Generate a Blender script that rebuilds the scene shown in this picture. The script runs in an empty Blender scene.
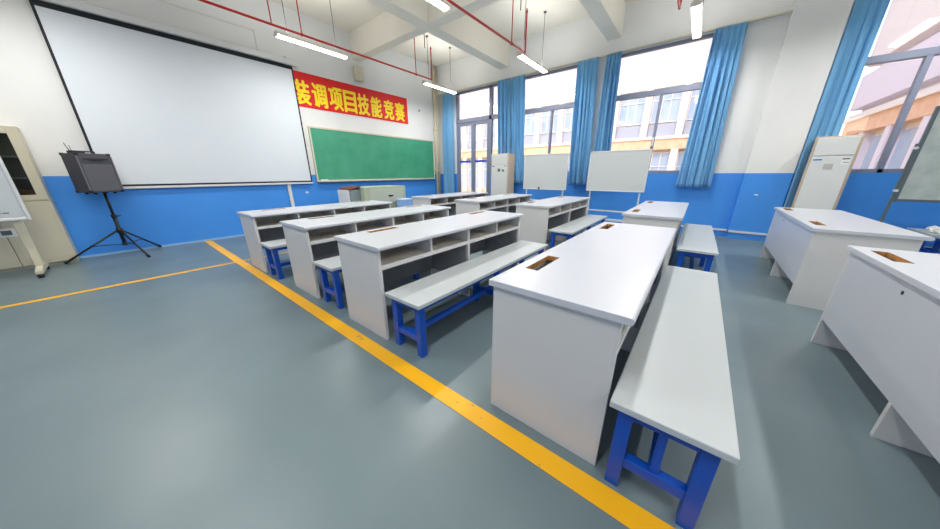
import bpy, bmesh, math, random
from mathutils import Vector, Matrix
random.seed(7)
S = bpy.context.scene
COL = S.collection
PI = math.pi

# ------------------------------------------------------------------ materials
def lin(c):
    return tuple(((v/12.92) if v <= .04045 else ((v+.055)/1.055)**2.4) for v in c) + (1,)

def mat(name, rgb, rough=.5, metal=0, var=0.0, vscale=3.0, bump=0.0, bscale=60, emit=None, estr=0, rgb2=None, trans=0, spec=.5, coat=0):
    m = bpy.data.materials.new(name); m.use_nodes = True
    nt = m.node_tree; b = nt.nodes['Principled BSDF']
    c = lin([v/255 for v in rgb])
    b.inputs['Base Color'].default_value = c
    b.inputs['Roughness'].default_value = rough
    b.inputs['Metallic'].default_value = metal
    b.inputs['Specular IOR Level'].default_value = spec
    b.inputs['Transmission Weight'].default_value = trans
    b.inputs['Coat Weight'].default_value = coat
    tc = nt.nodes.new('ShaderNodeTexCoord')
    if var > 0 or rgb2:
        n = nt.nodes.new('ShaderNodeTexNoise'); n.inputs['Scale'].default_value = vscale; n.inputs['Detail'].default_value = 5
        nt.links.new(tc.outputs['Object'], n.inputs['Vector'])
        r = nt.nodes.new('ShaderNodeValToRGB')
        r.color_ramp.elements[0].position = .3; r.color_ramp.elements[1].position = .7
        c2 = lin([v/255 for v in rgb2]) if rgb2 else tuple(v*(1-var) for v in c[:3])+(1,)
        r.color_ramp.elements[0].color = c2; r.color_ramp.elements[1].color = c
        nt.links.new(n.outputs['Fac'], r.inputs['Fac']); nt.links.new(r.outputs['Color'], b.inputs['Base Color'])
    if bump > 0:
        n2 = nt.nodes.new('ShaderNodeTexNoise'); n2.inputs['Scale'].default_value = bscale; n2.inputs['Detail'].default_value = 3
        nt.links.new(tc.outputs['Object'], n2.inputs['Vector'])
        bp_ = nt.nodes.new('ShaderNodeBump'); bp_.inputs['Strength'].default_value = bump; bp_.inputs['Distance'].default_value = .004
        nt.links.new(n2.outputs['Fac'], bp_.inputs['Height']); nt.links.new(bp_.outputs['Normal'], b.inputs['Normal'])
    if emit:
        b.inputs['Emission Color'].default_value = lin([v/255 for v in emit]); b.inputs['Emission Strength'].default_value = estr
    return m

M = {}
M['laminate'] = mat('laminate_white', (201, 205, 214), .32, var=.03, vscale=2, spec=.5)
M['laminate_side'] = mat('laminate_side_panel', (212, 212, 212), .42, var=.03, vscale=2)
M['laminate_inner'] = mat('laminate_inner_pale_wood', (230, 222, 210), .5, var=.12, vscale=6)
M['shade_lining'] = mat('grey_shade_lining', (168, 168, 174), .35, var=.2, vscale=5)  # grey standing in for the shade under the desk shelf
M['chipboard'] = mat('raw_chipboard', (196, 146, 84), .8, rgb2=(160, 108, 56), vscale=60)
M['dark'] = mat('dark_plastic', (24, 25, 28), .45)
M['seat'] = mat('bench_seat_laminate', (192, 199, 202), .33, var=.03, vscale=2)
M['blue_metal'] = mat('blue_painted_steel', (4, 78, 184), .38, var=.06, vscale=12, coat=.2)
M['ceiling'] = mat('ceiling_paint', (246, 241, 228), .85, var=.03, vscale=1.5)
M['yellow'] = None
M['alu'] = mat('aluminium', (205, 203, 196), .35, metal=.6)
M['frame_grey'] = mat('window_frame_grey', (132, 140, 164), .4, var=.05)
M['white_metal'] = mat('white_enamel', (226, 228, 228), .35)
M['whiteboard'] = mat('whiteboard_surface', (216, 222, 222), .22, var=.03, vscale=2)
M['grey_board'] = mat('worn_grey_board', (196, 207, 203), .4, rgb2=(176, 190, 184), vscale=9)
M['green_board'] = mat('green_chalkboard', (76, 164, 132), .5, rgb2=(54, 150, 116), vscale=2.2)
M['red_paint'] = mat('red_pipe_paint', (212, 28, 24), .4)
M['rod'] = mat('grey_steel_rod', (84, 82, 78), .5, metal=0)
M['screen'] = mat('projection_fabric', (226, 233, 240), .75, var=.02, vscale=1)
M['screen_black'] = mat('screen_border', (18, 22, 32), .7)
M['banner_red'] = mat('banner_red', (226, 22, 22), .6, var=.06, vscale=2)
M['banner_yellow'] = mat('banner_yellow', (252, 222, 18), .6)
M['cream'] = mat('cream_enamel', (214, 208, 186), .4, var=.04)
M['cabinet'] = mat('cabinet_beige_steel', (208, 202, 178), .4, var=.04, vscale=4)
M['cabinet_in'] = mat('cabinet_interior', (150, 148, 134), .6, var=.2, vscale=8)
M['ac'] = mat('air_conditioner_white', (222, 225, 224), .35)
M['ac_tan'] = mat('air_conditioner_tan_trim', (204, 184, 162), .4)
M['console'] = mat('console_grey_green', (184, 196, 172), .45)
M['console_glass'] = mat('console_grey_panel', (138, 152, 160), .3)
M['brown_red'] = mat('red_brown_wood', (132, 52, 50), .4)
M['lightblue'] = mat('pale_blue_plastic', (150, 190, 246), .5)
M['trunk'] = mat('white_pvc_trunking', (226, 226, 224), .45)
M['speaker_grille'] = mat('grey_speaker_grille', (92, 92, 100), .6, bump=.6, bscale=400)
M['speaker_case'] = mat('speaker_case_grey', (74, 74, 82), .55, bump=.3, bscale=150)
M['speaker_edge'] = mat('speaker_edge_metal', (118, 118, 124), .4, metal=.4)
M['lamp_body'] = mat('lamp_body_white', (224, 222, 214), .4)
M['lamp_glow'] = mat('lamp_tube', (255, 255, 255), .4, emit=(255, 252, 244), estr=26)
M['print_grey'] = mat('print_grey', (110, 112, 116), .6)
M['print_blue'] = mat('print_blue', (40, 128, 210), .6)
M['print_green'] = mat('print_green', (30, 140, 84), .6)
M['paper'] = mat('white_paper', (236, 238, 238), .7)
M['orange_papers'] = mat('orange_brown_bundle', (196, 138, 82), .7, rgb2=(150, 92, 48), vscale=30)
M['foam'] = mat('crumpled_white_foam', (224, 228, 224), .7, bump=.8, bscale=30)
M['facade'] = mat('facade_white_paint', (236, 226, 226), .8, var=.03)
M['facade_brick'] = mat('facade_orange_tile', (238, 198, 172), .8, rgb2=(226, 176, 146), vscale=3)
M['facade_lilac'] = mat('facade_lilac_paint', (228, 218, 233), .8)
M['facade_glass'] = mat('facade_window_glass', (150, 172, 206), .15, rgb2=(176, 190, 214), vscale=1.2)
M['facade_panel'] = mat('facade_grey_panel', (168, 172, 188), .6)
M['ground_out'] = mat('sunlit_yellow_paving', (226, 196, 128), .9, rgb2=(206, 178, 112), vscale=.6)

def tape_mat():
    m = mat('yellow_floor_paint', (246, 182, 12), .45)
    nt = m.node_tree; b = nt.nodes['Principled BSDF']
    tc = nt.nodes.new('ShaderNodeTexCoord')
    n = nt.nodes.new('ShaderNodeTexNoise'); n.inputs['Scale'].default_value = 9; n.inputs['Detail'].default_value = 8; n.inputs['Roughness'].default_value = .7
    r = nt.nodes.new('ShaderNodeValToRGB')
    r.color_ramp.elements[0].position = .32; r.color_ramp.elements[0].color = lin((.47, .43, .33))
    r.color_ramp.elements[1].position = .37; r.color_ramp.elements[1].color = lin((.97, .715, .04))
    nt.links.new(tc.outputs['Object'], n.inputs['Vector']); nt.links.new(n.outputs['Fac'], r.inputs['Fac']); nt.links.new(r.outputs['Color'], b.inputs['Base Color'])
    return m
M['yellow'] = tape_mat()

def floor_mat():
    m = bpy.data.materials.new('epoxy_floor'); m.use_nodes = True
    nt = m.node_tree; b = nt.nodes['Principled BSDF']; L = nt.links
    tc = nt.nodes.new('ShaderNodeTexCoord')
    def noise(s, d, ro=.55, sc=(1, 1, 1)):
        mp = nt.nodes.new('ShaderNodeMapping'); mp.inputs['Scale'].default_value = sc
        L.new(tc.outputs['Object'], mp.inputs['Vector'])
        n = nt.nodes.new('ShaderNodeTexNoise'); n.inputs['Scale'].default_value = s; n.inputs['Detail'].default_value = d; n.inputs['Roughness'].default_value = ro
        L.new(mp.outputs['Vector'], n.inputs['Vector']); return n
    n1 = noise(.7, 3, .45); n2 = noise(2.2, 5, .6, (1, .4, 1))
    r1 = nt.nodes.new('ShaderNodeValToRGB')
    r1.color_ramp.elements[0].position = .2; r1.color_ramp.elements[0].color = lin((.40, .47, .495))
    r1.color_ramp.elements[1].position = .8; r1.color_ramp.elements[1].color = lin((.475, .55, .575))
    L.new(n1.outputs['Fac'], r1.inputs['Fac'])
    r2 = nt.nodes.new('ShaderNodeValToRGB')
    r2.color_ramp.elements[0].position = .15; r2.color_ramp.elements[0].color = (.85, .85, .85, 1)
    r2.color_ramp.elements[1].position = .85; r2.color_ramp.elements[1].color = (1, 1, 1, 1)
    L.new(n2.outputs['Fac'], r2.inputs['Fac'])
    mx = nt.nodes.new('ShaderNodeMix'); mx.data_type = 'RGBA'; mx.blend_type = 'MULTIPLY'; mx.inputs['Factor'].default_value = .85
    L.new(r1.outputs['Color'], mx.inputs['A']); L.new(r2.outputs['Color'], mx.inputs['B'])
    L.new(mx.outputs['Result'], b.inputs['Base Color'])
    n3 = noise(1.5, 4, .55)
    mr = nt.nodes.new('ShaderNodeMapRange'); mr.inputs['From Min'].default_value = .3; mr.inputs['From Max'].default_value = .7
    mr.inputs['To Min'].default_value = .285; mr.inputs['To Max'].default_value = .38
    L.new(n3.outputs['Fac'], mr.inputs['Value']); L.new(mr.outputs['Result'], b.inputs['Roughness'])
    n4 = noise(1.8, 2, .4)
    bp_ = nt.nodes.new('ShaderNodeBump'); bp_.inputs['Strength'].default_value = .12; bp_.inputs['Distance'].default_value = .004
    L.new(n4.outputs['Fac'], bp_.inputs['Height']); L.new(bp_.outputs['Normal'], b.inputs['Normal'])
    b.inputs['Specular IOR Level'].default_value = .55
    return m
M['floor'] = floor_mat()

def wall_mat():
    # two-tone paint: blue dado below 1.21 m, white above
    m = bpy.data.materials.new('two_tone_wall_paint'); m.use_nodes = True
    nt = m.node_tree; b = nt.nodes['Principled BSDF']; L = nt.links
    g = nt.nodes.new('ShaderNodeNewGeometry'); sp = nt.nodes.new('ShaderNodeSeparateXYZ')
    L.new(g.outputs['Position'], sp.inputs['Vector'])
    gt = nt.nodes.new('ShaderNodeMath'); gt.operation = 'GREATER_THAN'; gt.inputs[1].default_value = 1.212
    L.new(sp.outputs['Z'], gt.inputs[0])
    n = nt.nodes.new('ShaderNodeTexNoise'); n.inputs['Scale'].default_value = 1.2; n.inputs['Detail'].default_value = 4
    L.new(g.outputs['Position'], n.inputs['Vector'])
    def ramp(a, c):
        r = nt.nodes.new('ShaderNodeValToRGB'); r.color_ramp.elements[0].position = .3; r.color_ramp.elements[1].position = .7
        r.color_ramp.elements[0].color = lin([v/255 for v in a]); r.color_ramp.elements[1].color = lin([v/255 for v in c])
        L.new(n.outputs['Fac'], r.inputs['Fac']); return r
    rb = ramp((62, 146, 236), (70, 152, 242)); rw = ramp((230, 231, 230), (236, 237, 236))
    mx = nt.nodes.new('ShaderNodeMix'); mx.data_type = 'RGBA'
    L.new(gt.outputs[0], mx.inputs['Factor']); L.new(rb.outputs['Color'], mx.inputs['A']); L.new(rw.outputs['Color'], mx.inputs['B'])
    L.new(mx.outputs['Result'], b.inputs['Base Color'])
    b.inputs['Roughness'].default_value = .55
    return m
M['wall'] = wall_mat()

def curtain_mat():
    m = bpy.data.materials.new('blue_curtain_cloth'); m.use_nodes = True
    nt = m.node_tree; b = nt.nodes['Principled BSDF']; L = nt.links
    b.inputs['Base Color'].default_value = lin((.56, .80, .94)); b.inputs['Roughness'].default_value = .75
    b.inputs['Sheen Weight'].default_value = .3
    tr = nt.nodes.new('ShaderNodeBsdfTranslucent'); tr.inputs['Color'].default_value = lin((.66, .88, 1.0))
    mx = nt.nodes.new('ShaderNodeMixShader'); mx.inputs[0].default_value = .42
    out = nt.nodes['Material Output']
    L.new(b.outputs[0], mx.inputs[1]); L.new(tr.outputs[0], mx.inputs[2]); L.new(mx.outputs[0], out.inputs['Surface'])
    return m
M['curtain'] = curtain_mat()

def glass_mat(name, tint=(.97, .98, 1)):
    m = bpy.data.materials.new(name); m.use_nodes = True
    nt = m.node_tree; L = nt.links; nt.nodes.remove(nt.nodes['Principled BSDF'])
    t = nt.nodes.new('ShaderNodeBsdfTransparent'); t.inputs['Color'].default_value = tint+(1,)
    gl = nt.nodes.new('ShaderNodeBsdfGlossy'); gl.inputs['Roughness'].default_value = .03
    fr = nt.nodes.new('ShaderNodeFresnel'); fr.inputs['IOR'].default_value = 1.45
    mx = nt.nodes.new('ShaderNodeMixShader')
    L.new(fr.outputs[0], mx.inputs[0]); L.new(t.outputs[0], mx.inputs[1]); L.new(gl.outputs[0], mx.inputs[2])
    L.new(mx.outputs[0], nt.nodes['Material Output'].inputs['Surface'])
    return m
M['glass'] = glass_mat('window_glass')
M['cab_glass'] = glass_mat('cabinet_glass', (.72, .74, .72))

# ------------------------------------------------------------------ mesh helpers
class MB:
    def __init__(s): s.bm = bmesh.new(); s.mi = 0
    def box(s, x0, y0, z0, x1, y1, z1, mi=0, mtx=None):
        r = bmesh.ops.create_cube(s.bm, size=1)
        vs = r['verts']
        for v in vs:
            v.co = Vector((x0+(v.co.x+.5)*(x1-x0), y0+(v.co.y+.5)*(y1-y0), z0+(v.co.z+.5)*(z1-z0)))
            if mtx is not None: v.co = mtx @ v.co
        for f in {f for v in vs for f in v.link_faces}: f.material_index = mi
        return s
    def tube(s, a, b, r, r2=None, n=12, mi=0):
        a = Vector(a); b = Vector(b); d = b-a
        q = d.to_track_quat('Z', 'Y').to_matrix().to_4x4()
        m = Matrix.Translation((a+b)/2) @ q
        res = bmesh.ops.create_cone(s.bm, cap_ends=True, segments=n, radius1=r, radius2=r if r2 is None else r2, depth=d.length, matrix=m)
        for f in {f for v in res['verts'] for f in v.link_faces}:
            f.material_index = mi
            if len(f.verts) == 4: f.smooth = True
        return s
    def bar(s, a, b, w, h, mi=0):      # square bar along a-b
        a = Vector(a); b = Vector(b); d = b-a
        q = d.to_track_quat('Z', 'Y').to_matrix().to_4x4()
        m = Matrix.Translation((a+b)/2) @ q
        return s.box(-w/2, -h/2, -d.length/2, w/2, h/2, d.length/2, mi, m)
    def sphere(s, c, r, mi=0, sc=(1, 1, 1)):
        res = bmesh.ops.create_uvsphere(s.bm, u_segments=14, v_segments=8, radius=r)
        for v in res['verts']: v.co = Vector((v.co.x*sc[0], v.co.y*sc[1], v.co.z*sc[2]))+Vector(c)
        for f in {f for v in res['verts'] for f in v.link_faces}: f.material_index = mi; f.smooth = True
        return s
    def prism(s, pts, axis, a, b, mi=0):   # polygon pts extruded along axis from a to b
        def P(p, t):
            return {'x': (t, p[0], p[1]), 'y': (p[0], t, p[1]), 'z': (p[0], p[1], t)}[axis]
        v0 = [s.bm.verts.new(P(p, a)) for p in pts]; v1 = [s.bm.verts.new(P(p, b)) for p in pts]
        fs = [s.bm.faces.new(v0[::-1]), s.bm.faces.new(v1)]
        for i in range(len(pts)):
            j = (i+1) % len(pts); fs.append(s.bm.faces.new((v0[i], v0[j], v1[j], v1[i])))
        for f in fs: f.material_index = mi
        bmesh.ops.recalc_face_normals(s.bm, faces=fs)
        return s
    def build(s, name, mats, parent=None, bevel=0, seg=2, loc=None):
        me = bpy.data.meshes.new(name); s.bm.to_mesh(me); s.bm.free()
        for m in (mats if isinstance(mats, (list, tuple)) else [mats]): me.materials.append(m)
        o = bpy.data.objects.new(name, me); COL.objects.link(o)
        if loc: o.location = loc
        if parent: o.parent = parent
        if bevel:
            md = o.modifiers.new('bevel', 'BEVEL'); md.width = bevel; md.segments = seg; md.limit_method = 'ANGLE'; md.angle_limit = math.radians(50)
            md.harden_normals = False
        return o

def tag(o, label, cat, group=None, kind=None):
    if label: o['label'] = label
    if cat: o['category'] = cat
    if group: o['group'] = group
    if kind: o['kind'] = kind
    return o
def empty(name, loc=(0, 0, 0), rz=0, label=None, cat=None, group=None):
    o = bpy.data.objects.new(name, None); COL.objects.link(o); o.empty_display_size = .2
    o.location = loc; o.rotation_euler = (0, 0, rz)
    return tag(o, label, cat, group)
def structure(o): o['kind'] = 'structure'; return o
def copy_tree(o, parent=None):
    c = o.copy(); COL.objects.link(c); c.parent = parent
    for ch in [x for x in o.children]: copy_tree(ch, c)
    return c
def rad(d): return math.radians(d)

# ------------------------------------------------------------------ room dimensions (metres)
XW, YF, ZC = 7.45, 7.264, 4.453       # window wall, front wall, ceiling height
XL, YB = -3.2, -5.2                   # left wall, back wall
SILL, TOP = 1.212, 3.62

fl = MB().box(XL-.2, YB-.2, -.15, XW+.2, YF+.2, 0).build('floor', M['floor']); structure(fl)
cl = MB().box(XL-.2, YB-.2, ZC, XW+.2, YF+.2, ZC+.15).build('ceiling', M['ceiling']); structure(cl)
structure(MB().box(XL-.2, YF, 0, XW+.2, YF+.2, ZC).build('wall_front', M['wall']))

# window wall with openings: (y0, y1, sill)
W0 = (4.50, 6.47); W1 = (2.30, 4.30); W2 = (-.16, 1.93); W3 = (-3.06, -1.30); W4 = (-5.0, -3.35)
mb = MB()
mb.box(XW, YB-.2, TOP, XW+.2, YF, ZC)                       # lintel
mb.box(XW-.05, YB, 3.66, XW, YF, ZC)                       # lintel beam standing proud
edges = [YB-.2] + [v for w in (W4, W3, W2, W1, W0) for v in w] + [YF]
for i in range(0, len(edges), 2): mb.box(XW, edges[i], 0, XW+.2, edges[i+1], TOP)
for w in (W4, W3, W2, W1): mb.box(XW, w[0], 0, XW+.2, w[1], SILL)
mb.box(XW, 4.50, 0, XW+.2, 5.10, SILL)
structure(mb.build('wall_right', M['wall']))
structure(MB().box(XW-.115, -1.27, 0, XW, -.66, ZC).build('wall_right_column', M['wall']))
# left wall with an unseen opening added for fill light, closed back wall (both behind the camera)
mb = MB()
LW = [(-4.6, -3.4)]
mb.box(XL-.2, YB, 0, XL, YF, 1.21); mb.box(XL-.2, YB, 3.2, XL, YF, ZC)
e = [YB] + [v for w in LW for v in w] + [YF]
for i in range(0, len(e), 2): mb.box(XL-.2, e[i], 1.21, XL, e[i+1], 3.2)
structure(mb.build('wall_left', M['wall']))
structure(MB().box(XL-.2, YB-.2, 0, XW, YB, ZC).build('wall_back', M['wall']))

# ceiling beams
mb = MB()
bys = (YB-.28, -3.7, -.95, 1.82, 4.53, YF)
for x in (4.48, .05):
    for a, b in zip(bys[:-1], bys[1:]): mb.box(x, a+.28 , 3.909, x+.23, b, ZC)
for y in (4.53, 1.82, -.95, -3.7): mb.box(XL, y, 3.909, XW, y+.28, ZC)
structure(mb.build('ceiling_beams', M['ceiling'], bevel=.008))

# windows
def window(n, y0, y1, mull, sill=SILL, extra=None):
    g = empty('window_%d' % n, (XW+.05, (y0+y1)/2, sill)); structure(g)
    x0, x1 = -.045, .045
    oy = -(y0+y1)/2
    mb = MB(); t = .045
    def B(a, b, c, d, xx0=x0, xx1=x1): mb.box(xx0, a+oy, c-sill, xx1, b+oy, d-sill)
    B(y0, y0+t, sill, TOP); B(y1-t, y1, sill, TOP)
    B(y0, y1, sill, sill+.06); B(y0, y1, TOP-.05, TOP); B(y0, y1, 2.745, 2.845)
    for m_, w, za, zb in mull: B(m_-w/2, m_+w/2, za, zb)
    mb.build('window_frame', M['frame_grey'], g, bevel=.004)
    MB().box(-.004, y0+t+oy, .055, .004, y1-t+oy, TOP-.045-sill).build('window_glass', M['glass'], g)
    return g
window(2, *W1, [(3.25, .05, SILL, 2.76)])
w2 = window(3, *W2, [(.915, .05, SILL, 2.76)])
window(4, *W3, [(-2.18, .06, SILL, 2.76)])
window(5, *W4, [(-4.17, .05, SILL, 2.76)])
# door window (double balcony door below a transom, fixed pane beside)
g = empty('window_1', (XW+.05, 5.485, 0)); structure(g)
mb = MB(); oy = -5.485
def B(a, b, c, d): mb.box(-.045, a+oy, c, .045, b+oy, d)
B(6.42, 6.47, 0, TOP); B(5.09, 5.19, 0, TOP); B(4.50, 4.54, SILL, TOP); B(4.5, 6.47, TOP-.05, TOP); B(4.5, 6.47, 2.74, 2.85); B(4.5, 5.1, SILL, SILL+.06)
mb.build('window_frame', M['frame_grey'], g, bevel=.004)
MB().box(-.004, 4.54+oy, 2.85, .004, 6.42+oy, TOP-.05).box(-.004, 4.54+oy, SILL+.06, .004, 5.09+oy, 2.74).build('window_glass', M['glass'], g)
for k, (a, b) in enumerate(((5.80, 6.42), (5.19, 5.80))):
    mb = MB()
    mb.box(-.03, a+oy+.003, .01, .03, a+.07+oy, 2.735).box(-.03, b-.07+oy, .01, .03, b-.003+oy, 2.735)
    mb.box(-.03, a+.07+oy, .01, .03, b-.07+oy, .13).box(-.03, a+.07+oy, 2.65, .03, b-.07+oy, 2.735)
    lf = mb.build('door_leaf', M['frame_grey'], g, bevel=.003)
    MB().box(-.004, a+.07+oy, .13, .004, b-.07+oy, 2.65).build('door_glass', M['glass'], lf)
    MB().box(-.02, a+.07+oy, 1.56, .01, b-.07+oy, 1.625).build('blue_strip', mat('blue_glass_strip', (46, 66, 214), .5), lf)
hd = MB().box(-.09, -.03, 0, -.045, 0, .18).build('window_handle', M['white_metal'], w2, bevel=.006, loc=(0, .04, .55))
# trims
mb = MB()
mb.box(XW-.02, -.66, .115, XW, 4.4, .15).box(XW-.135, -1.29, .115, XW-.115, -.64, .15).box(XW-.135, -.66, .115, XW, -.64, .15).box(XW-.02, YB, .115, XW, -1.27, .15)
structure(mb.build('trim_1', M['trunk']))
structure(MB().box(2.49, YF-.03, .02, 2.56, YF, 1.05).build('trim_2', M['trunk'], bevel=.004))
mb = MB(); mb.box(-1.2, YF-.012, 3.85, 2.47, YF, 3.87).box(2.455, YF-.02, 3.53, 2.48, YF, 3.87)
structure(mb.build('trim_3', M['trunk']))
structure(MB().box(XL, YF-.01, 0, 2.48, YF, .03).box(2.57, YF-.01, 0, XW-.05, YF, .03).build('baseboard_front', mat('pale_blue_skirting', (150, 190, 230), .5)))
structure(MB().box(XW-.10, YB+.02, 3.625, XW-.055, YF-.1, 3.65).build('trim_4', M['cream']))
# drain pipes in the corner
p = MB().tube((7.235, YF-.065, 0), (7.235, YF-.065, ZC), .05, n=20)
for z in (1.3, 2.6, 3.9): p.box(7.17, YF-.12, z, 7.295, YF-.002, z+.03)
tag(p.build('drain_pipe', M['cream']), 'cream vertical drain pipe in the corner between chalkboard and curtain', 'pipe')
p = MB().tube((7.345, YF-.055, .0), (7.345, YF-.055, ZC-.01), .038, n=20).box(7.30, YF-.10, 3.6, 7.39, YF-.002, 3.63)
tag(p.build('drain_pipe', M['cream']), 'thinner cream pipe right beside the window curtain in the corner', 'pipe')

# ------------------------------------------------------------------ desks
DL, DW, DT = 2.035, .602, .75
CUTS = [(.25, .54, .475, .545), (1.62, 1.91, .475, .545)]
def make_desk():
    root = empty('school_desk')
    # desktop with two cable slots
    bm = bmesh.new()
    xs = sorted({0, DL, *[c[0] for c in CUTS], *[c[1] for c in CUTS]}); ys = [0, .475, .545, DW]
    V = {(i, j): bm.verts.new((x, y, DT)) for i, x in enumerate(xs) for j, y in enumerate(ys)}
    for i in range(len(xs)-1):
        for j in range(len(ys)-1):
            if any(abs(xs[i]-c[0]) < 1e-6 and abs(ys[j]-c[2]) < 1e-6 for c in CUTS): continue
            bm.faces.new((V[i, j], V[i+1, j], V[i+1, j+1], V[i, j+1]))
    r = bmesh.ops.extrude_face_region(bm, geom=bm.faces[:])
    for v in [g_ for g_ in r['geom'] if isinstance(g_, bmesh.types.BMVert)]: v.co.z -= .03
    bmesh.ops.recalc_face_normals(bm, faces=bm.faces[:])
    for f in bm.faces:
        c = f.calc_center_median(); n = f.normal
        if abs(n.z) < .5 and .01 < c.x < DL-.01 and .01 < c.y < DW-.01: f.material_index = 1
    be = [e for e in bm.edges if all(abs(v.co.y) < 1e-5 for v in e.verts) and abs(e.verts[0].co.z-e.verts[1].co.z) < 1e-5]
    bmesh.ops.bevel(bm, geom=be, offset=.012, segments=4, affect='EDGES', profile=.5)
    oe = [e for e in bm.edges if all(v.co.z > DT-1e-5 for v in e.verts) and (all(v.co.x < 1e-5 for v in e.verts) or all(v.co.x > DL-1e-5 for v in e.verts) or all(v.co.y > DW-1e-5 for v in e.verts))]
    bmesh.ops.bevel(bm, geom=oe, offset=.003, segments=2, affect='EDGES', profile=.5)
    m = MB(); m.bm.free(); m.bm = bm
    m.build('desktop', [M['laminate'], M['chipboard']], root)
    zt = DT-.03
    for x in (.014, DL-.014-.025):
        MB().box(x, .045, 0, x+.025, DW-.018, zt).build('side_panel', M['laminate_side'], root, bevel=.0015)
    cx = DL/2-.0125
    MB().prism([(.045, 0), (DW-.018, 0), (DW-.018, .199), (DW-.0405, .199), (DW-.0405, zt), (.045, zt)], 'x', cx, cx+.025).build('centre_panel', M['laminate_side'], root, bevel=.0015)
    md = MB().box(.0395, DW-.04, .20, DL-.0395, DW-.018, zt).build('modesty_panel', M['laminate'], root, bevel=.0015)
    MB().tube((DL/2+.3, DW-.0185, .655), (DL/2+.3, DW-.0165, .655), .011, n=12).build('cable_hole', M['dark'], md)
    MB().box(.039, .05, .575, cx, .42, .593).box(cx+.025, .05, .575, DL-.039, .42, .593).build('shelf', M['laminate_inner'], root)
    MB().box(.039, .037, .568, cx, .05, .60).box(cx+.025, .037, .568, DL-.039, .05, .60).box(.014, .037, .0, .0385, .045, zt).box(DL-.0385, .037, 0, DL-.014, .045, zt).box(cx, .037, 0, cx+.025, .045, zt).build('edge_strip', M['laminate_side'], root, bevel=.001)
    MB().box(.039, .42, .575, cx, .436, zt).box(cx+.025, .42, .575, DL-.039, .436, zt).build('compartment_back', M['laminate_inner'], root)
    for x in (DL*.25+.008, DL*.75-.025):
        MB().box(x, .039, .593, x+.018, .42, zt).build('divider', M['laminate_side'], root, bevel=.001)
    MB().box(.039, DW-.052, .205, cx, DW-.0405, .575).box(cx+.025, DW-.052, .205, DL-.039, DW-.0405, .575).box(.0392, .06, .205, .042, DW-.052, .575).box(cx-.003, .06, .205, cx-.0002, DW-.052, .575).box(cx+.0252, .06, .205, cx+.028, DW-.052, .575).box(DL-.042, .06, .205, DL-.0392, DW-.052, .575).build('shade_lining_panel', M['shade_lining'], root)['label'] = 'dark grey sheets added for the shade below the shelf'  # thin sheets added to darken the inner faces under the shelf
    for c in CUTS:
        m_ = MB()
        x0, x1, y0, y1 = c
        m_.box(x0-.03, y0-.035, .640, x1+.03, y1+.01, .645).box(x0-.03, y0-.035, .645, x1+.03, y0-.03, .70).box(x0-.03, y1+.005, .645, x1+.03, y1+.01, .70)
        m_.box(x0+.03, y0+.02, .646, x1-.02, y0+.05, .66, 1)
        m_.build('cable_tray', [M['alu'], M['dark']], root)
    return root

desks = {
 '4A': (1.007, .075, -.40, 'nearest white desk, its end panel standing full height beside the yellow line'),
 '4B': (3.869, .044, -.17, 'white desk directly behind the nearest desk, to the left of the short end bench'),
 '3A': (1.025, 1.615, -.14, 'white desk one row ahead of the nearest, with four open compartments above a long bench'),
 '3B': (4.038, 1.653, .40, 'white desk with four compartments in front of the free-standing whiteboards'),
 '2A': (1.038, 2.806, .75, 'white desk second from the front wall in the row of desks along the yellow line'),
 '2B': (4.041, 2.969, .32, 'white desk in the window-side column, second from the front wall'),
 '1A': (.976, 4.164, .43, 'white desk along the yellow line closest to the front wall and screen'),
 '1B': (4.063, 4.262, .08, 'farthest white desk, just in front of the glass door'),
 '5A': (.977, -1.497, -.38, 'white desk cut off by the right edge, showing its solid front with a small hole'),
 '5B': (3.823, -1.513, -1.39, 'white desk in front of the right-hand air conditioner, solid front facing left'),
}
proto = make_desk()
for i, (k, (x, y, r, lab)) in enumerate(desks.items()):
    o = proto if i == 0 else copy_tree(proto)
    o.location = (x, y, 0); o.rotation_euler = (0, 0, rad(r))
    tag(o, lab, 'desk', 'white two-seat desks in rows')
    if k == '4A': o.scale = (1.02, 1.02, 1)

# ------------------------------------------------------------------ benches
BL, BW, BH = 2.035, .356, .425
def make_bench():
    root = empty('bench')
    MB().box(0, -BW, BH-.028, BL, 0, BH).build('seat', M['seat'], root, bevel=.004)
    zt = BH-.028; s = .05; e = .03
    for x in (e, BL/2-s/2, BL-e-s):
        for y in (-BW+.03, -.03-s):
            MB().box(x, y, 0, x+s, y+s, zt).build('leg', M['blue_metal'], root, bevel=.003)
        MB().box(x+.005, -BW+.03+s, .115, x+s-.005, -.03-s, .160).build('end_rail', M['blue_metal'], root, bevel=.003)
    mb = MB()
    for x in (e, BL-e-s): mb.box(x+.003, -BW+.03+s, zt-.045, x+s-.003, -.03-s, zt)
    for y in (-BW+.03, -.03-s): mb.box(e+s, y+.008, zt-.04, BL-e-s, y+s-.008, zt)
    mb.build('apron', M['blue_metal'], root, bevel=.002)
    for a, b in ((e+s, BL/2-s/2), (BL/2+s/2, BL-e-s)):
        MB().box(a-.004, -BW/2-.02, .118, b+.004, -BW/2+.02, .157).build('stretcher', M['blue_metal'], root, bevel=.003)
    return root
benches = [
 (.957, .097, -.6, 'long bench at the nearest desk, its blue end frame closest to the camera'),
 (1.026, 1.594, .24, 'long bench with blue legs pulled up to the desk one row ahead'),
 (1.035, 2.765, .75, 'bench whose blue end legs show between the second and third desks from the front wall'),
 (.972, 4.10, .43, 'bench whose small blue end shows beside the desk closest to the projection screen'),
 (3.77, .034, .1, 'short-looking bench in the open aisle behind the nearest bench, before the blue wall'),
 (3.90, 1.60, .21, 'bench with blue legs at the window-side desk in front of the whiteboards'),
]
pb = make_bench()
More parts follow.
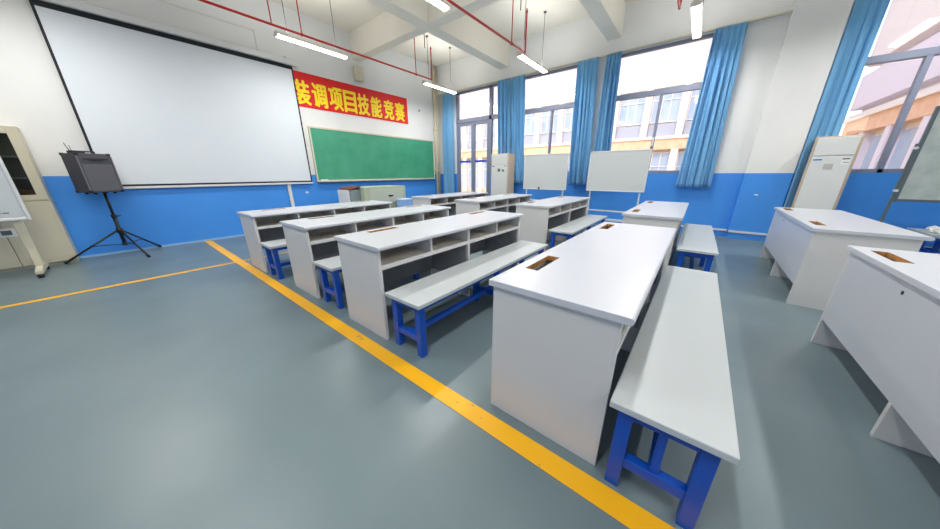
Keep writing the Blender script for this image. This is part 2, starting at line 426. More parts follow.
for i, (x, y, r, lab) in enumerate(benches):
    o = pb if i == 0 else copy_tree(pb)
    o.location = (x, y, 0); o.rotation_euler = (0, 0, rad(r)); tag(o, lab, 'bench', 'grey-white benches on blue steel frames')
    if i == len(benches)-1:      # only the nearest bench shows upright struts in its ends
        for x in (.03, BL-.08): MB().box(x+.012, -BW/2-.014, .160, x+.038, -BW/2+.014, BH-.072).build('strut', M['blue_metal'], NEAR, bevel=.002)
    if i == 0: NEAR = o
o = copy_tree(pb); o.location = (5.3, -2.60, 0); tag(o, 'blue-framed bench by the window wall under the right-hand grey board', 'bench', 'grey-white benches on blue steel frames')
# crumpled packing on that bench
for i, (x, y, r, w) in enumerate(((6.95, -2.72, .045, 2.6), (6.60, -2.68, .05, 2.3), (7.2, -2.80, .04, 1.7))):
    m_ = MB(); res = bmesh.ops.create_icosphere(m_.bm, subdivisions=3, radius=r)
    for v in res['verts']:
        k = 1+random.uniform(-.22, .22); v.co = Vector((v.co.x*w*k, v.co.y*1.4*k, max(v.co.z*k, -r*.6)+r*.6))
    tag(m_.build('packing_foam', M['foam'], loc=(x, y, BH)), 'crumpled white packing scrap on the far bench, %s' % ('middle one', 'nearest the right edge', 'smallest by the wall')[i], 'packing', 'white packing scraps on the bench')

# ------------------------------------------------------------------ yellow floor lines
tag(MB().box(.864, YB+.3, .0005, .965, YF-.02, .0025).build('floor_line', M['yellow']), 'wide yellow painted line running past the desk ends', 'floor line')
tag(MB().box(XL+.1, 5.095-.036, .0005, .8635, 5.095+.036, .0022).box(.9655, 5.075, .0005, 3.6, 5.125, .0022).build('floor_line', M['yellow']), 'narrow yellow painted line crossing the floor before the front wall', 'floor line')

# ------------------------------------------------------------------ front wall: screen, banner, chalkboard, speaker
r = empty('projection_screen', (1.5, YF-.05, 1.05), 0, 'large white projection screen with black border on the front wall', 'projection screen')
x0, x1, z0, z1 = -.055-1.5, 3.032-1.5, 0, 3.40-1.05
MB().box(x0+.028, -.004, z0+.028, x1-.028, 0, z1-.07).build('screen_fabric', M['screen'], r)
MB().box(x0, -.006, z0, x0+.028, .002, z1).box(x1-.028, -.006, z0, x1, .002, z1).box(x0+.028, -.006, z0, x1-.028, .002, z0+.028).box(x0+.028, -.006, z1-.07, x1-.028, .002, z1).build('black_border', M['screen_black'], r)
MB().box(x0-.01, -.015, z0-.04, x1+.01, .01, z0-.003).build('bottom_bar', M['trunk'], r, bevel=.004)
MB().box(x0-.08, -.05, z1+.002, x1+.11, .045, z1+.11).build('screen_housing', M['white_metal'], r, bevel=.012)
for x in (x0+.1, x1-.1): MB().box(x-.02, .0, z1+.11, x+.02, .045, z1+.15).build('bracket', M['alu'], r)

r = empty('banner', (4.3, YF-.012, 3.0), 0, 'red banner with large yellow Chinese characters on the front wall', 'banner')
MB().box(2.2-4.3, .002, 2.655-3.0, 6.13-4.3, .008, 3.345-3.0).build('banner_cloth', M['banner_red'], r)
chars = '\u88c5\u8c03\u9879\u76ee\u6280\u80fd\u7ade\u8d5b'
def text_mesh(body, name, m, parent, loc, rot, sx, sz, offset=0, extrude=.001):
    cu = bpy.data.curves.new(name, 'FONT'); cu.body = body; cu.size = 1; cu.extrude = 0; cu.resolution_u = 3
    t = bpy.data.objects.new(name, cu); COL.objects.link(t)
    bpy.context.view_layer.update()
    dg = bpy.context.evaluated_depsgraph_get(); me = bpy.data.meshes.new_from_object(t.evaluated_get(dg))
    bpy.data.objects.remove(t)
    xs = [v.co.x for v in me.vertices]; ys = [v.co.y for v in me.vertices]
    cx, cy = (min(xs)+max(xs))/2, (min(ys)+max(ys))/2; w, h = max(xs)-min(xs), max(ys)-min(ys)
    for v in me.vertices: v.co = Vector(((v.co.x-cx)/w*sx, (v.co.y-cy)/h*sz, v.co.z))
    if offset:
        bm = bmesh.new(); n = 0
        for a in range(8):
            bm.from_mesh(me); bm.verts.ensure_lookup_table()
            for v in bm.verts[n:]: v.co += Vector((offset*math.cos(a*PI/4), .75*offset*math.sin(a*PI/4), a*.0001))
            n = len(bm.verts)
        bm.to_mesh(me); bm.free()
    me.materials.clear(); me.materials.append(m)
    o = bpy.data.objects.new(name, me); COL.objects.link(o); o.parent = parent; o.location = loc; o.rotation_euler = rot
    return o
cxs = [3.165, 3.545, 3.93, 4.295, 4.665, 5.05, 5.455, 5.84]
for ch, x in zip(chars, cxs):
    text_mesh(ch, 'banner_character', M['banner_yellow'], r, (x-4.3, 0, 2.945-3.0), (PI/2, 0, 0), .31, .465, offset=.016)

r = empty('chalkboard', (5.15, YF-.03, 1.05), 0, 'long green chalkboard in a pale frame right of the screen', 'chalkboard')
x0, x1, z1 = 3.154-5.15, 7.142-5.15, 2.275-1.05
MB().box(x0+.03, -.005, .03, x1-.03, .028, z1-.03).build('writing_surface', M['green_board'], r)
MB().box(x0, -.015, 0, x0+.035, .03, z1).box(x1-.035, -.015, 0, x1, .03, z1).box(x0+.035, -.015, z1-.035, x1-.035, .03, z1).box(x0+.035, -.015, 0, x1-.035, .03, .035).build('board_frame', M['cream'], r, bevel=.003)
MB().box(x0, -.08, -.012, x1, .03, -.001).box(x0, -.08, -.001, x1, -.075, .012).build('chalk_tray', M['alu'], r)
tag(MB().box(3.22, YF-.10, 1.05, 3.40, YF-.05, 1.10).build('board_eraser', M['paper'], bevel=.006), 'white eraser block on the left end of the chalk tray', 'eraser')

r = empty('wall_speaker', (4.56, YF, 3.60), 0, 'small cream loudspeaker high on the wall above the banner', 'speaker')
MB().box(-.10, -.16, -.16, .12, -.02, .16).build('speaker_cabinet', M['cream'], r, bevel=.015)
MB().tube((.01, -.161, .0), (.01, -.165, .0), .055, n=20).build('speaker_cone', M['alu'], r)
MB().box(-.03, -.021, -.05, .05, 0, .05).build('bracket', M['alu'], r)
tag(MB().box(6.58, YF-.02, 3.07, 6.62, YF, 3.12).build('wall_hook', M['rod'], bevel=.004), 'tiny grey fixing on the white wall right of the banner', 'hook')
tag(MB().box(2.86, YF-.01, .79, 2.92, YF, .83).build('wall_socket', M['paper'], bevel=.003), 'tiny white socket on the blue wall beneath the screen corner', 'socket')
tag(MB().box(XW-.125, -.92, .82, XW-.115, -.87, .845).build('wall_socket', M['paper'], bevel=.003), 'tiny white socket on the blue column right of the windows', 'socket')

# ------------------------------------------------------------------ teacher's console
r = empty('teaching_console', (4.2, 6.2, 0), 0, "grey-green teacher's console standing before the chalkboard", 'console')
MB().box(-.599, -.2, 0, .59, .4, .519).build('console_base', M['console'], r, bevel=.008)
MB().box(-.60, -.24, .52, .59, .42, .93).build('console_body', M['console'], r, bevel=.01)
MB().box(-.47, -.246, .56, .50, -.24, .88).build('front_panel', mat('console_front_panel', (196, 204, 190), .5), r, bevel=.003)
MB().box(-.84, -.08, .40, -.601, .40, .88).build('side_wing', M['console_glass'], r, bevel=.01)
MB().prism([(-.86, .885), (-.60, .935), (-.60, .950), (-.86, .900)], 'y', -.1, .42).build('sloping_lid', M['brown_red'], r)
MB().box(-.90, -.02, .45, -.841, .4, .87).build('white_edge', M['paper'], r, bevel=.004)
MB().box(.05, -.262, .69, .055+.12, -.245, .72).build('handle', M['dark'], r)
r = empty('storage_box', (4.54, 5.72, 0), 0, 'light blue box just visible between console and far desks', 'box')
MB().box(-.15, -.12, 0, .15, .12, .60).build('box_body', M['lightblue'], r, bevel=.012)
MB().box(-.155, -.125, .60, .155, .125, .63).build('box_lid', mat('paler_blue_lid', (196, 216, 248), .5), r, bevel=.006)

# ------------------------------------------------------------------ portable loudspeaker on tripod
hx, hy = -.078, 6.92
r = empty('tripod_stand', (hx, hy, 0), 0, 'black tripod stand holding the portable loudspeaker', 'tripod stand')
MB().tube((0, 0, .17), (0, 0, .62), .022).tube((0, 0, .60), (0, 0, .985), .016).build('pole', M['dark'], r)
MB().tube((0, 0, .37), (0, 0, .44), .035).build('collar', M['dark'], r)
MB().tube((0, 0, .60), (0, 0, .65), .03).tube((.02, 0, .625), (.07, 0, .625), .008).build('height_clamp', M['dark'], r)
MB().tube((0, 0, .17), (0, 0, .21), .03).build('lower_collar', M['dark'], r)
for fx, fy in ((-.60, -.035), (.185, -.50), (.37, .30)):
    a = Vector((fx*.06, fy*.06, .40)); b = Vector((fx, fy, .022))
    lg = MB().tube(a, b, .013).build('leg', M['dark'], r)
    MB().tube(b-(b-a).normalized()*.05, b, .018).build('rubber_foot', M['dark'], lg)
    c = a+(b-a)*.5
    MB().tube((0, 0, .19), c, .006).build('brace', M['dark'], r)
sp = empty('portable_speaker', (hx-.028, hy, .985), rad(27), 'black portable loudspeaker with grey grille on tripod stand', 'speaker')
w, d, h = .335, .30, .53
MB().box(-w/2, -d/2, .0, w/2, d/2, h).build('speaker_cabinet', M['speaker_case'], sp, bevel=.008)
MB().box(-w/2+.02, -d/2-.006, .02, w/2-.02, -d/2-.0005, .385).build('grille', M['speaker_grille'], sp, bevel=.004)
MB().prism([(-.13, .40), (.13, .40), (.13, .47), (-.13, .47)], 'y', -d/2-.004, -d/2-.0005).build('horn_panel', M['speaker_case'], sp)
hn = MB().prism([(-.12, .45), (-.03, .425), (.03, .425), (.12, .45), (.12, .462), (-.12, .462)], 'y', -d/2-.012, -d/2-.0045).build('horn_mouth', M['dark'], sp)
for sx in (-1, 1):
    for sy in (-1, 1):
        for z in (.012, h-.012): MB().box(sx*(w/2-.013)-.018, sy*(d/2-.013)-.018, z-.018, sx*(w/2-.013)+.018, sy*(d/2-.013)+.018, z+.018).build('corner_guard', M['dark'], sp, bevel=.006)
for sx in (-1, 1):
    MB().box(sx*w/2-.006, -d/2-.006, .035, sx*w/2+.006, -d/2+.006, h-.035).build('edge_trim', M['speaker_edge'], sp)
MB().tube((-.12, .05, h+.03), (.12, .05, h+.03), .01).tube((-.12, .05, h), (-.12, .05, h+.03), .008).tube((.12, .05, h), (.12, .05, h+.03), .008).build('handle', M['dark'], sp)
for sx in (-.1, .1):
    for sy in (-.09, .09): MB().tube((sx, sy, -.025), (sx, sy, .0), .018).build('caster_foot', M['dark'], sp)
mc = empty('wireless_microphone', (hx-.10, hy-.05, 1.5155), rad(20), 'small black microphone receiver with aerials on the loudspeaker', 'microphone')
MB().box(-.07, -.035, .0, .07, .035, .03).build('receiver', M['dark'], mc, bevel=.004)
MB().tube((-.05, 0, .03), (-.075, 0, .13), .004).tube((-.03, .01, .03), (-.035, .01, .10), .003).build('aerial', M['dark'], mc)

# ------------------------------------------------------------------ steel cabinet
r = empty('filing_cabinet', (-1.0, 6.95, 0), 0, 'beige steel cabinet with glass doors against the front wall', 'cabinet')
xa, xb, ya, yb_, hh = -.45, .44, 0, YF-6.95-.012, 1.80
mb = MB()
mb.box(xa, ya+.02, .06, xa+.02, yb_, hh).box(xb-.02, ya+.02, .06, xb, yb_, hh).box(xa, ya+.02, hh, xb, yb_, hh+.02).box(xa, ya+.02, .04, xb, yb_, .06).box(xa+.02, yb_-.015, .06, xb-.02, yb_, hh).box(xa+.02, ya+.02, .89, xb-.02, yb_, .91).box(xa+.01, ya+.05, 0, xb-.01, yb_-.02, .04)
mb.build('carcass', M['cabinet'], r, bevel=.003)
for z in (1.18, 1.45): MB().box(xa+.02, ya+.06, z, xb-.02, yb_-.02, z+.018).build('shelf', M['alu'], r)
MB().box(xa+.021, yb_-.03, .915, xb-.021, yb_-.02, hh-.005).build('dark_backing', M['cabinet_in'], r)
xm = (xa+xb)/2
for a, b in ((xa, xm), (xm, xb)):
    mb = MB(); f = .085
    mb.box(a+.003, -.0, .905, a+f, .019, hh+.015).box(b-f, 0, .905, b-.003, .019, hh+.015).box(a+f, 0, .905, b-f, .019, .975).box(a+f, 0, hh-.07, b-f, .019, hh+.015)
    dr = mb.build('glass_door', M['cabinet'], r, bevel=.003)
    MB().box(a+f, .007, .975, b-f, .011, hh-.07).build('glass_pane', M['cab_glass'], dr)
    dr = MB().box(a+.003, 0, .05, b-.003, .019, .895).build('steel_door', M['cabinet'], r, bevel=.003)
    MB().box(a+.04, -.003, .10, b-.04, -.0005, .85).build('pressed_panel', M['cabinet'], dr, bevel=.002)
    xh = (a+.07 if a == xm else b-.07)
    MB().box(xh-.018, -.012, .66, xh+.018, -.0035, .76).build('handle', M['alu'], dr, bevel=.003)
for i, (x, z, w_, h_, m_) in enumerate(((.29, .911, .20, .13, 'orange_papers'), (.10, .911, .12, .15, 'print_green'))):
    tag(MB().box(x-w_/2, .08, 0, x+w_/2, .24, h_).build('paper_bundle', M[m_], loc=(-1.0, 6.95, z), bevel=.004), ('orange-brown bundle behind the cabinet glass', 'green box of papers behind the cabinet glass')[i], 'papers')
MB().box(-.16, -.0055, .455, .075, -.0035, .565).box(-.13, -.007, .48, -.07, -.0056, .54, 1).box(-.03, -.007, .48, .045, -.0056, .54, 1).build('paper_label', [M['paper'], M['print_grey']], dr)

# ------------------------------------------------------------------ boards on stands
def marks(parent, pts, m, y=-.0):
    mb = MB()
    for (a, z, w_, h_) in pts: mb.box(a, -.0085, z, a+w_, -.006, z+h_)
    return mb.build('printed_marks', m, parent)
r = empty('mobile_whiteboard', (-1.62, 6.45, 0), 0, 'mobile whiteboard on a beige castered stand at the left edge', 'whiteboard')
bx = .91      # right edge x = -0.71
MB().box(-.95, -.02, .735, bx-.03, .0, 2.0).build('board_panel', M['whiteboard'], r)
MB().box(bx-.03, -.032, .70, bx, .006, 2.03).box(-.98, -.032, .70, -.95, .006, 2.03).box(-.95, -.032, .70, bx-.03, .006, .735).box(-.95, -.032, 2.0, bx-.03, .006, 2.03).build('board_frame', M['white_metal'], r, bevel=.01)
mb = MB()
for a, z, w_, h_ in ((.56, .84, .05, .055), (.62, .845, .015, .02), (.52, .785, .05, .012), (.59, .785, .03, .012), (.63, .787, .05, .010), (.70, .787, .03, .012), (.74, .79, .045, .01), (.48, .785, .02, .012)):
    mb.box(a, -.0235, z, a+w_, -.0205, z+h_)
mb.build('printed_marks', M['print_grey'], r)
for x in (-.80, .80):
    MB().box(x-.035, .008, .09, x+.035, .06, .74).build('post', M['cabinet'], r, bevel=.006)
    ft = MB().prism([(-.22, .05), (.36, .05), (.36, .085), (.10, .115), (.035, .34), (.008, .34), (-.03, .115), (-.22, .085)], 'x', x-.028, x+.028).build('foot', M['cabinet'], r, bevel=.003)
    for yy in (-.2, .32):
        MB().tube((x-.022, yy, .028), (x+.022, yy, .028), .028, n=16).build('caster', M['dark'], ft)
MB().box(-.765, .02, .705, .765, .05, .735).build('crossbar', M['cabinet'], r)

def stand_board(x, ya, yb, za, zb, lab, dot=False, cross=(.52, .20)):
    r = empty('whiteboard_stand', (x, (ya+yb)/2, 0), 0, lab, 'whiteboard', 'free-standing whiteboards before the windows')
    y0, y1 = ya-(ya+yb)/2, yb-(ya+yb)/2
    MB().box(-.012, y0+.02, za+.02, .008, y1-.02, zb-.02).build('board_panel', M['whiteboard'], r)
    MB().box(-.018, y0, za, .014, y0+.022, zb).box(-.018, y1-.022, za, .014, y1, zb).box(-.018, y0+.022, za, .014, y1-.022, za+.022).box(-.018, y0+.022, zb-.022, .014, y1-.022, zb).build('board_frame', M['white_metal'], r, bevel=.006)
    for y in (y0+.08, y1-.08):
        lg = MB().box(.016, y-.014, .03, .04, y+.014, za+.4).build('leg', M['white_metal'], r, bevel=.003)
        MB().box(-.22, y-.014, .0, .25, y+.014, .03).build('foot_bar', M['white_metal'], lg, bevel=.003)
    for z in cross:
        MB().box(.018, y0+.094, z, .038, y1-.094, z+.03).build('crossbar', M['white_metal'], r, bevel=.003)
    if dot: MB().tube((-.0185, .12, za+.035), (-.028, .12, za+.035), .026, n=16).build('magnet', M['rod'], r)
    return r
stand_board(6.6, .79, 1.915, .85, 1.66, 'free-standing whiteboard under the middle window, right of the two', cross=(.42, .22))
stand_board(6.6, 2.375, 3.48, .842, 1.657, 'free-standing whiteboard with a small round magnet, left of the two', dot=True, cross=(.56,))

r = empty('grey_board_stand', (6.2, -2.8, 0), 0, 'worn grey-green board on a dark-framed stand at the right edge', 'board')
MB().box(-.012, -.75, .90, .01, .76, 1.92).build('board_panel', M['grey_board'], r)
fm = mat('dark_green_grey_frame', (92, 106, 112), .4)
MB().box(-.02, .76, .86, .018, .79, 1.95).box(-.02, -.79, .86, .018, -.75, 1.95).box(-.02, -.75, .87, .018, .76, .90).box(-.02, -.75, 1.92, .018, .76, 1.95).build('board_frame', fm, r, bevel=.004)
for y in (.80, -.80):
    lg = MB().box(-.012, y-.012 if y > 0 else y-.012, .04, .012, y+.012, 1.55).build('leg', fm, r, bevel=.003)
    MB().box(-.3, y-.015, .0, .3, y+.015, .04).build('foot_bar', fm, lg, bevel=.004)
    for z in (1.0, 1.5): MB().tube((-.03, y, z), (.02, y, z), .016).build('clamp_knob', M['white_metal'], r)

# ------------------------------------------------------------------ air conditioners
def aircon(x, y0, y1, lab, green):
    r = empty('floor_air_conditioner', (x, (y0+y1)/2, 0), 0, lab, 'air conditioner'); w = (y1-y0)/2
    MB().box(.01, -w, .0, .36, w, 1.745).build('cabinet', M['ac_tan'], r, bevel=.01)
    MB().box(-.012, -w+.03, .06, .0095, w-.03, 1.46).build('front_panel', M['ac'], r, bevel=.006)
    MB().box(-.012, -w+.03, 1.468, .0095, w-.03, 1.725).build('outlet_panel', M['ac'], r, bevel=.006)
    MB().box(-.008, -w, 0, .0095, w, .055).build('plinth', M['ac'], r, bevel=.003)
    mb = MB().box(-.0145, w-.14, 1.40, -.0125, w-.05, 1.42)
    mb.build('maker_mark', M['print_blue'], r)
    MB().box(-.0145, -.04, 1.27, -.0125, .05, 1.35).build('display_window', M['alu'] if not green else M['print_grey'], r)
    lb = MB().box(-.0142, -w+.05, 1.33, -.0125, -w+.13, 1.43).build('energy_label', M['paper'], r)
    MB().box(-.0155, -w+.055, 1.405, -.0143, -w+.125, 1.425).box(-.0155, -w+.055, 1.36, -.0143, -w+.11, 1.368).build('label_print', M['print_grey'], lb)
    if green: MB().tube((-.0125, -.13, 1.30), (-.0155, -.13, 1.30), .035, n=16).build('green_badge', M['print_green'], r)
    return r
acr = aircon(6.98, -1.775, -1.315, 'tall floor-standing air conditioner with tan sides before the right window', False)
acr.rotation_euler = (0, 0, rad(-12))
aircon(6.95, 4.16, 4.74, 'tall floor-standing air conditioner with a green badge beside the glass door', True)

# ------------------------------------------------------------------ curtains
def curtain(y0, y1, zb, zt, lab, yb0=None, yb1=None, folds=7, seed=0, amp=.05, x=None, waist=None):
    rnd = random.Random(seed)
    yb0 = y0 if yb0 is None else yb0; yb1 = y1 if yb1 is None else yb1
    n = folds*18; m = 30
    bm = bmesh.new(); X = (XW-.125) if x is None else x
    ph = [rnd.uniform(0, 6.28) for _ in range(6)]
    grid = []
    for j in range(m+1):
        t = j/m; z = zt+(zb-zt)*t; row = []
        a0 = y0+(yb0-y0)*t; a1 = y1+(yb1-y1)*t
        for i in range(n+1):
            s = i/n
            yy = a0+(a1-a0)*s + .018*math.sin(s*folds*2*PI*1.0+ph[0]+t*1.2)*(.3+t)
            u_ = s + .035*math.sin(s*9+ph[5])
            g_ = math.sin(u_*folds*2*PI+ph[1]+1.1*math.sin(t*2.0+ph[2])) + .55*math.sin(u_*folds*3.1*PI+ph[3]+t*2.6) + .4*math.sin(u_*folds*6.7*PI+ph[4]+t*1.2)
            g_ = math.copysign(abs(g_)**.8, g_)
            k = .3+.7*min(1, t*3)
            row.append(bm.verts.new((X+amp*k*g_*(.8+.3*math.sin(t*3.3+ph[5]+s*4)), yy, z)))
        grid.append(row)
    for j in range(m):
        for i in range(n):
            f = bm.faces.new((grid[j][i], grid[j][i+1], grid[j+1][i+1], grid[j+1][i])); f.smooth = True
    mb = MB(); mb.bm.free(); mb.bm = bm
    r = empty('curtain', (0, 0, 0), 0, lab, 'curtain', 'blue curtains on the window wall')
    r.location = (X, (y0+y1)/2, zt)
    o = mb.build('curtain_cloth', M['curtain'], r, loc=(-X, -(y0+y1)/2, -zt))
    md = o.modifiers.new('thick', 'SOLIDIFY'); md.thickness = .003
    for i in range(folds):
        yy = y0+(y1-y0)*(i+.5)/folds
        MB().box(-.006, yy-.006-(y0+y1)/2, -.01, .006, yy+.006-(y0+y1)/2, .022).build('curtain_hook', M['alu'], r)
    return r
ZT = 3.63
curtain(6.46, 6.90, .30, ZT, 'long light blue curtain in the corner beside the chalkboard', folds=5, seed=1, amp=.035, yb0=6.5, yb1=6.95)
curtain(4.40, 4.84, .95, ZT, 'blue curtain right of the glass door, hanging behind the air conditioner', folds=4, seed=2, yb0=4.30, yb1=4.72)
curtain(3.97, 4.37, .95, ZT, 'blue curtain left of the window that stands behind the magnet whiteboard', folds=4, seed=3, yb0=3.86, yb1=4.24)
curtain(2.21, 2.66, .94, ZT, 'blue curtain between the two whiteboards, left side of the pale pier', folds=5, seed=4, yb0=2.10, yb1=2.56)
curtain(1.75, 2.04, .95, ZT, 'narrow blue curtain gathered at the top-left of the middle window', folds=4, seed=5, yb0=1.68, yb1=2.08)
curtain(-.14, .28, .94, ZT, 'blue curtain left of the white column, ending above the blue wall', folds=5, seed=6, yb0=-.22, yb1=.34)
curtain(-1.62, -1.29, .45, ZT, 'blue curtain right of the white column, behind the air conditioner top', folds=4, seed=8, yb0=-1.62, yb1=-1.30, x=XW-.09, amp=.035)

# ------------------------------------------------------------------ lamps, pipes
def lamp():
    r = empty('tube_light')
    MB().prism([(-.03, .05), (.03, .05), (.065, .005), (.065, -.004), (-.065, -.004), (-.065, .005)], 'x', -.615, .615).build('lamp_housing', M['lamp_body'], r)
    for y in (-.034, .034): MB().tube((-.60, y, -.015), (.60, y, -.015), .0105, n=14).build('tube', M['lamp_glow'], r)
    for x in (-.61, .61): MB().box(x-.006, -.06, -.03, x+.006, .06, -.004).build('end_cap', M['lamp_body'], r)
    for x in (-.42, .42):
        rd = MB().tube((x, 0, .05), (x, 0, ZC-3.42), .006, n=8).build('hanging_rod', M['rod'], r)
        MB().tube((x, 0, ZC-3.42-.02), (x, 0, ZC-3.42), .03, n=14).build('ceiling_rose', M['rod'], rd)
    return r
lp = lamp(); first = True
LP = [(2.935, 5.93, 'lit tube light hanging above the gap between screen and banner'), (6.205, 5.93, 'lit tube light hanging above the right end of the chalkboard'),
      (6.185, 3.20, 'lit tube light hanging before the window left of the middle'), (2.935, 3.22, 'lit tube light cut off by the top edge above the chalkboard'),
      (6.20, .48, 'lit tube light seen end-on above the middle window'), (2.935, .48, None), (-.4, 5.93, None), (-.4, 3.22, None), (-.4, .48, None), (6.2, -2.3, None), (2.935, -2.3, None), (-.4, -2.3, None)]
for x, y, lab in LP:
    o = lp if first else copy_tree(lp); first = False
    o.location = (x, y, 3.42)
    tag(o, lab or 'lit tube light hanging over the room outside the photo', 'ceiling light', 'suspended tube lights')
def pipe(y, lab):
    r = empty('sprinkler_pipe', (5.53, y, 3.40), 0, lab, 'pipe', 'red sprinkler pipes')
    MB().tube((XL-5.53, 0, 0), (0, 0, 0), .017, n=12).build('pipe_run', M['red_paint'], r)
    for x in (-.5, -2.95, -5.6): MB().tube((x, 0, .015), (x, 0, ZC-3.40), .009, n=8).sphere((x, 0, 0), .026).build('riser', M['red_paint'], r)
    MB().tube((0, 0, -.017), (0, 0, .62), .015, n=10).tube((0, 0, .62), (0, 0, .68), .022, .008, n=10).build('sprinkler_drop', M['red_paint'], r)
    MB().tube((-3.38, 0, .015), (-3.38, 0, ZC-3.40), .009, n=8).build('riser', M['red_paint'], r)
    hk = MB().tube((-.13, .06, .62), (-.13, .06, ZC-3.40), .008, n=8).build('hanger', M['rod'], r)
    return r
pipe(5.56, 'red sprinkler pipe passing in front of the banner wall')
pipe(3.04, 'red sprinkler pipe ending near the lamp in the middle of the ceiling')
pipe(.66, 'red sprinkler pipe end above the curtain near the top edge')

# ------------------------------------------------------------------ outside
tag(MB().box(XW+.2, -30, -.45, 60, 45, -.30).build('outdoor_ground', M['ground_out']), None, None); bpy.data.objects['outdoor_ground']['kind'] = 'structure'
bpy.data.objects['outdoor_ground'].name = 'ground'
FX = 20.45
r = empty('school_building', (FX, 9, -.3), 0, 'pale school block with rows of windows across the yard', 'building')
def part(mb, name, m, parent=r, lab=None):
    o = mb.build(name, m, parent); o.matrix_parent_inverse = Matrix.Translation((-FX, -9, .3))
    if lab: o['label'] = lab
    return o
Y0, Y1 = -4.1, 34
part(MB().box(FX+.3, Y0, -.3, FX+9, Y1, 12.8), 'wall', M['facade'])
part(MB().box(FX-.12, Y0, 2.5, FX+.3, Y1, 3.05), 'tiled_band', M['facade_brick'], lab='orange tiled band')
part(MB().box(FX-.20, Y0, 3.05, FX+.3, Y1, 3.2), 'ledge', M['facade'])
part(MB().box(FX-.05, Y0, 5.7, FX+.3, Y1, 6.25), 'upper_band', M['facade'])
part(MB().box(FX-.02, Y0, 6.25, FX+.3, Y1, 8.7), 'upper_wall', mat('facade_upper_lilac', (204, 194, 214), .8), lab='pale lilac upper wall')
part(MB().box(FX-.6, Y0, 8.7, FX+.3, Y1, 9.2), 'eaves', M['facade'])
mod = 1.71; y = 1.35-mod*3; npane = 0
while y < Y1-2:
    part(MB().box(FX-.12, y-.17, -.3, FX+.3, y+.17, 2.5).box(FX-.12, y-.17, 3.2, FX+.3, y+.17, 5.7), 'pilaster', M['facade'])
    for z0, z1 in ((-.1, 2.35), (3.95, 5.65)):
        if y+mod < Y1:
            wn = part(MB().box(FX+.22, y+.20, z0, FX+.30, y+mod-.20, z1), 'window', M['facade_glass'])
            fr = MB()
            for k in range(4):
                yy = y+.20+(mod-.40)*k/3; fr.box(FX+.18, yy-.02, z0, FX+.22, yy+.02, z1)
            for z in (z0+.02, z1-.02, z0+(z1-z0)*.68): fr.box(FX+.17, y+.20, z-.02, FX+.22, y+mod-.20, z+.02)
            f_ = part(fr, 'window_bars', M['facade'], wn); f_.matrix_parent_inverse = Matrix()
    part(MB().box(FX+.15, y+.20, 3.2, FX+.30, y+mod-.20, 3.9), 'spandrel_panel', M['facade_panel'])
    y += mod
# wing on the right
r2 = empty('school_wing', (14, -9, -.3), 0, 'side wing with an orange tiled band seen through the right window', 'building')
def part2(mb, name, m, lab=None):
    o = mb.build(name, m, r2); o.matrix_parent_inverse = Matrix.Translation((-14, 9, .3))
    if lab: o['label'] = lab
    return o
YW = -4.3; XE = FX-1.1
part2(MB().box(9.5, YW-8, -.3, XE, YW-.3, 12.8), 'wall', M['facade'])
part2(MB().box(9.5, YW-.3, 2.6, XE, YW, 3.1), 'tiled_band', M['facade_brick'], 'orange tiled band')
part2(MB().box(9.5, YW-.3, 3.1, XE, YW+.08, 3.3), 'ledge', M['facade'])
part2(MB().box(9.5, YW-.3, 3.55, XE, YW+.02, 4.75), 'spandrel', M['facade_lilac'], 'pale lilac band')
part2(MB().box(9.5, YW-.3, 5.05, XE, YW+.02, 7.4), 'upper_wall', M['facade'], 'pale upper wall')
part2(MB().box(9.5, YW-.3, 8.2, XE, YW+.5, 8.6), 'eaves', M['facade'])
x = 10.0
while x < XE-1.9:
    w_ = part2(MB().box(x, YW-.3, .5, x+1.25, YW-.24, 2.4), 'window', M['facade_glass'])
    part2(MB().box(x+1.42, YW-.3, -.3, x+1.75, YW-.02, 2.6), 'pilaster', M['facade_lilac'])
    x += 1.95

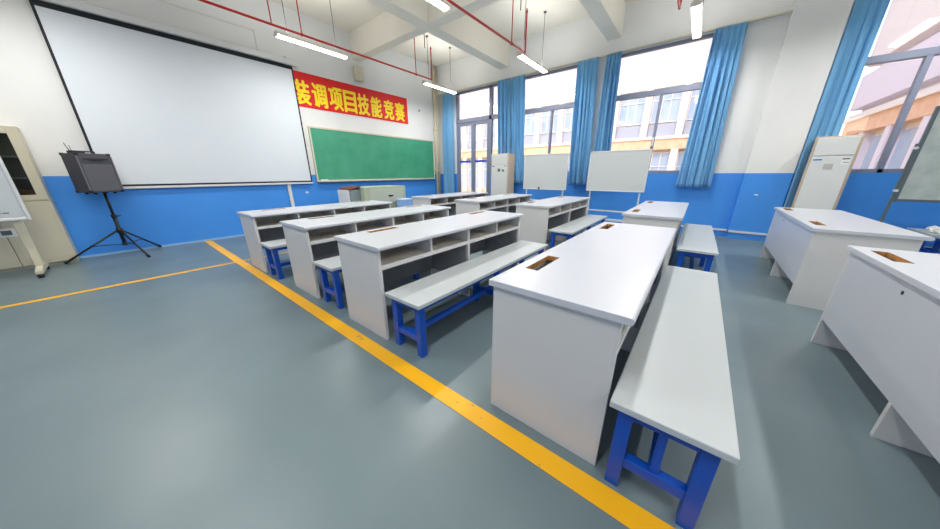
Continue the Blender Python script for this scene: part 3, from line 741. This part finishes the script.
# ------------------------------------------------------------------ sky, sun, lights
wd = bpy.data.worlds.new('sky'); S.world = wd; wd.use_nodes = True
nt = wd.node_tree; bg = nt.nodes['Background']
sky = nt.nodes.new('ShaderNodeTexSky'); sky.sky_type = 'NISHITA'; sky.sun_disc = False; sky.sun_elevation = rad(42); sky.sun_rotation = rad(250); sky.air_density = 1.2; sky.dust_density = 3
mixn = nt.nodes.new('ShaderNodeMix'); mixn.data_type = 'RGBA'; mixn.inputs['Factor'].default_value = .55
nt.links.new(sky.outputs['Color'], mixn.inputs['A']); mixn.inputs['B'].default_value = (1.0, 1.0, 1.0, 1)
nt.links.new(mixn.outputs['Result'], bg.inputs['Color']); bg.inputs['Strength'].default_value = 1.2
ld = bpy.data.lights.new('sun', 'SUN'); ld.energy = 1.3; ld.angle = rad(2); ld.color = (1, .96, .9)
so = bpy.data.objects.new('sun', ld); COL.objects.link(so); so.location = (-10, 0, 30)
so.rotation_euler = Vector((.55, -.48, -.68)).to_track_quat('-Z', 'Y').to_euler()
# each fixture also carries a real area lamp at its tubes (the tubes' light, sampled efficiently)
for i, (x, y, lab) in enumerate(LP):
    l = bpy.data.lights.new('tube_lamp', 'AREA'); l.shape = 'RECTANGLE'; l.size = 1.2; l.size_y = .12; l.energy = 48; l.color = (1, .98, .955); l.spread = rad(175)
    lo = bpy.data.objects.new('tube_lamp', l); COL.objects.link(lo); lo.location = (x, y, 3.365)
    l2 = l.copy(); l2.energy = 15; l2.size_y = .16      # added uplight over the housing to brighten the ceiling
    lu = bpy.data.objects.new('added_ceiling_uplight', l2); COL.objects.link(lu); lu.location = (x, y, 3.49); lu.rotation_euler = (PI, 0, 0)

# ------------------------------------------------------------------ camera
F_ = Vector((0.74301014, 0.59038017, -0.31525733)); R_ = Vector((0.62114066, -0.78369044, -0.00368424)); U_ = Vector((0.24923926, 0.19308172, 0.94899907))
cd = bpy.data.cameras.new('camera'); cam = bpy.data.objects.new('camera', cd); COL.objects.link(cam)
mt = Matrix((R_, U_, -F_)).transposed().to_4x4(); mt.translation = Vector((0, 0, 1.2296)); cam.matrix_world = mt
cd.sensor_width = 36; cd.sensor_fit = 'HORIZONTAL'; cd.lens = 274.66/940*36; cd.clip_start = .02; cd.clip_end = 300
S.camera = cam
S.view_settings.view_transform = 'Standard'; S.view_settings.look = 'None'; S.view_settings.gamma = 1; S.view_settings.use_curve_mapping = False
S.view_settings.exposure = -0.6
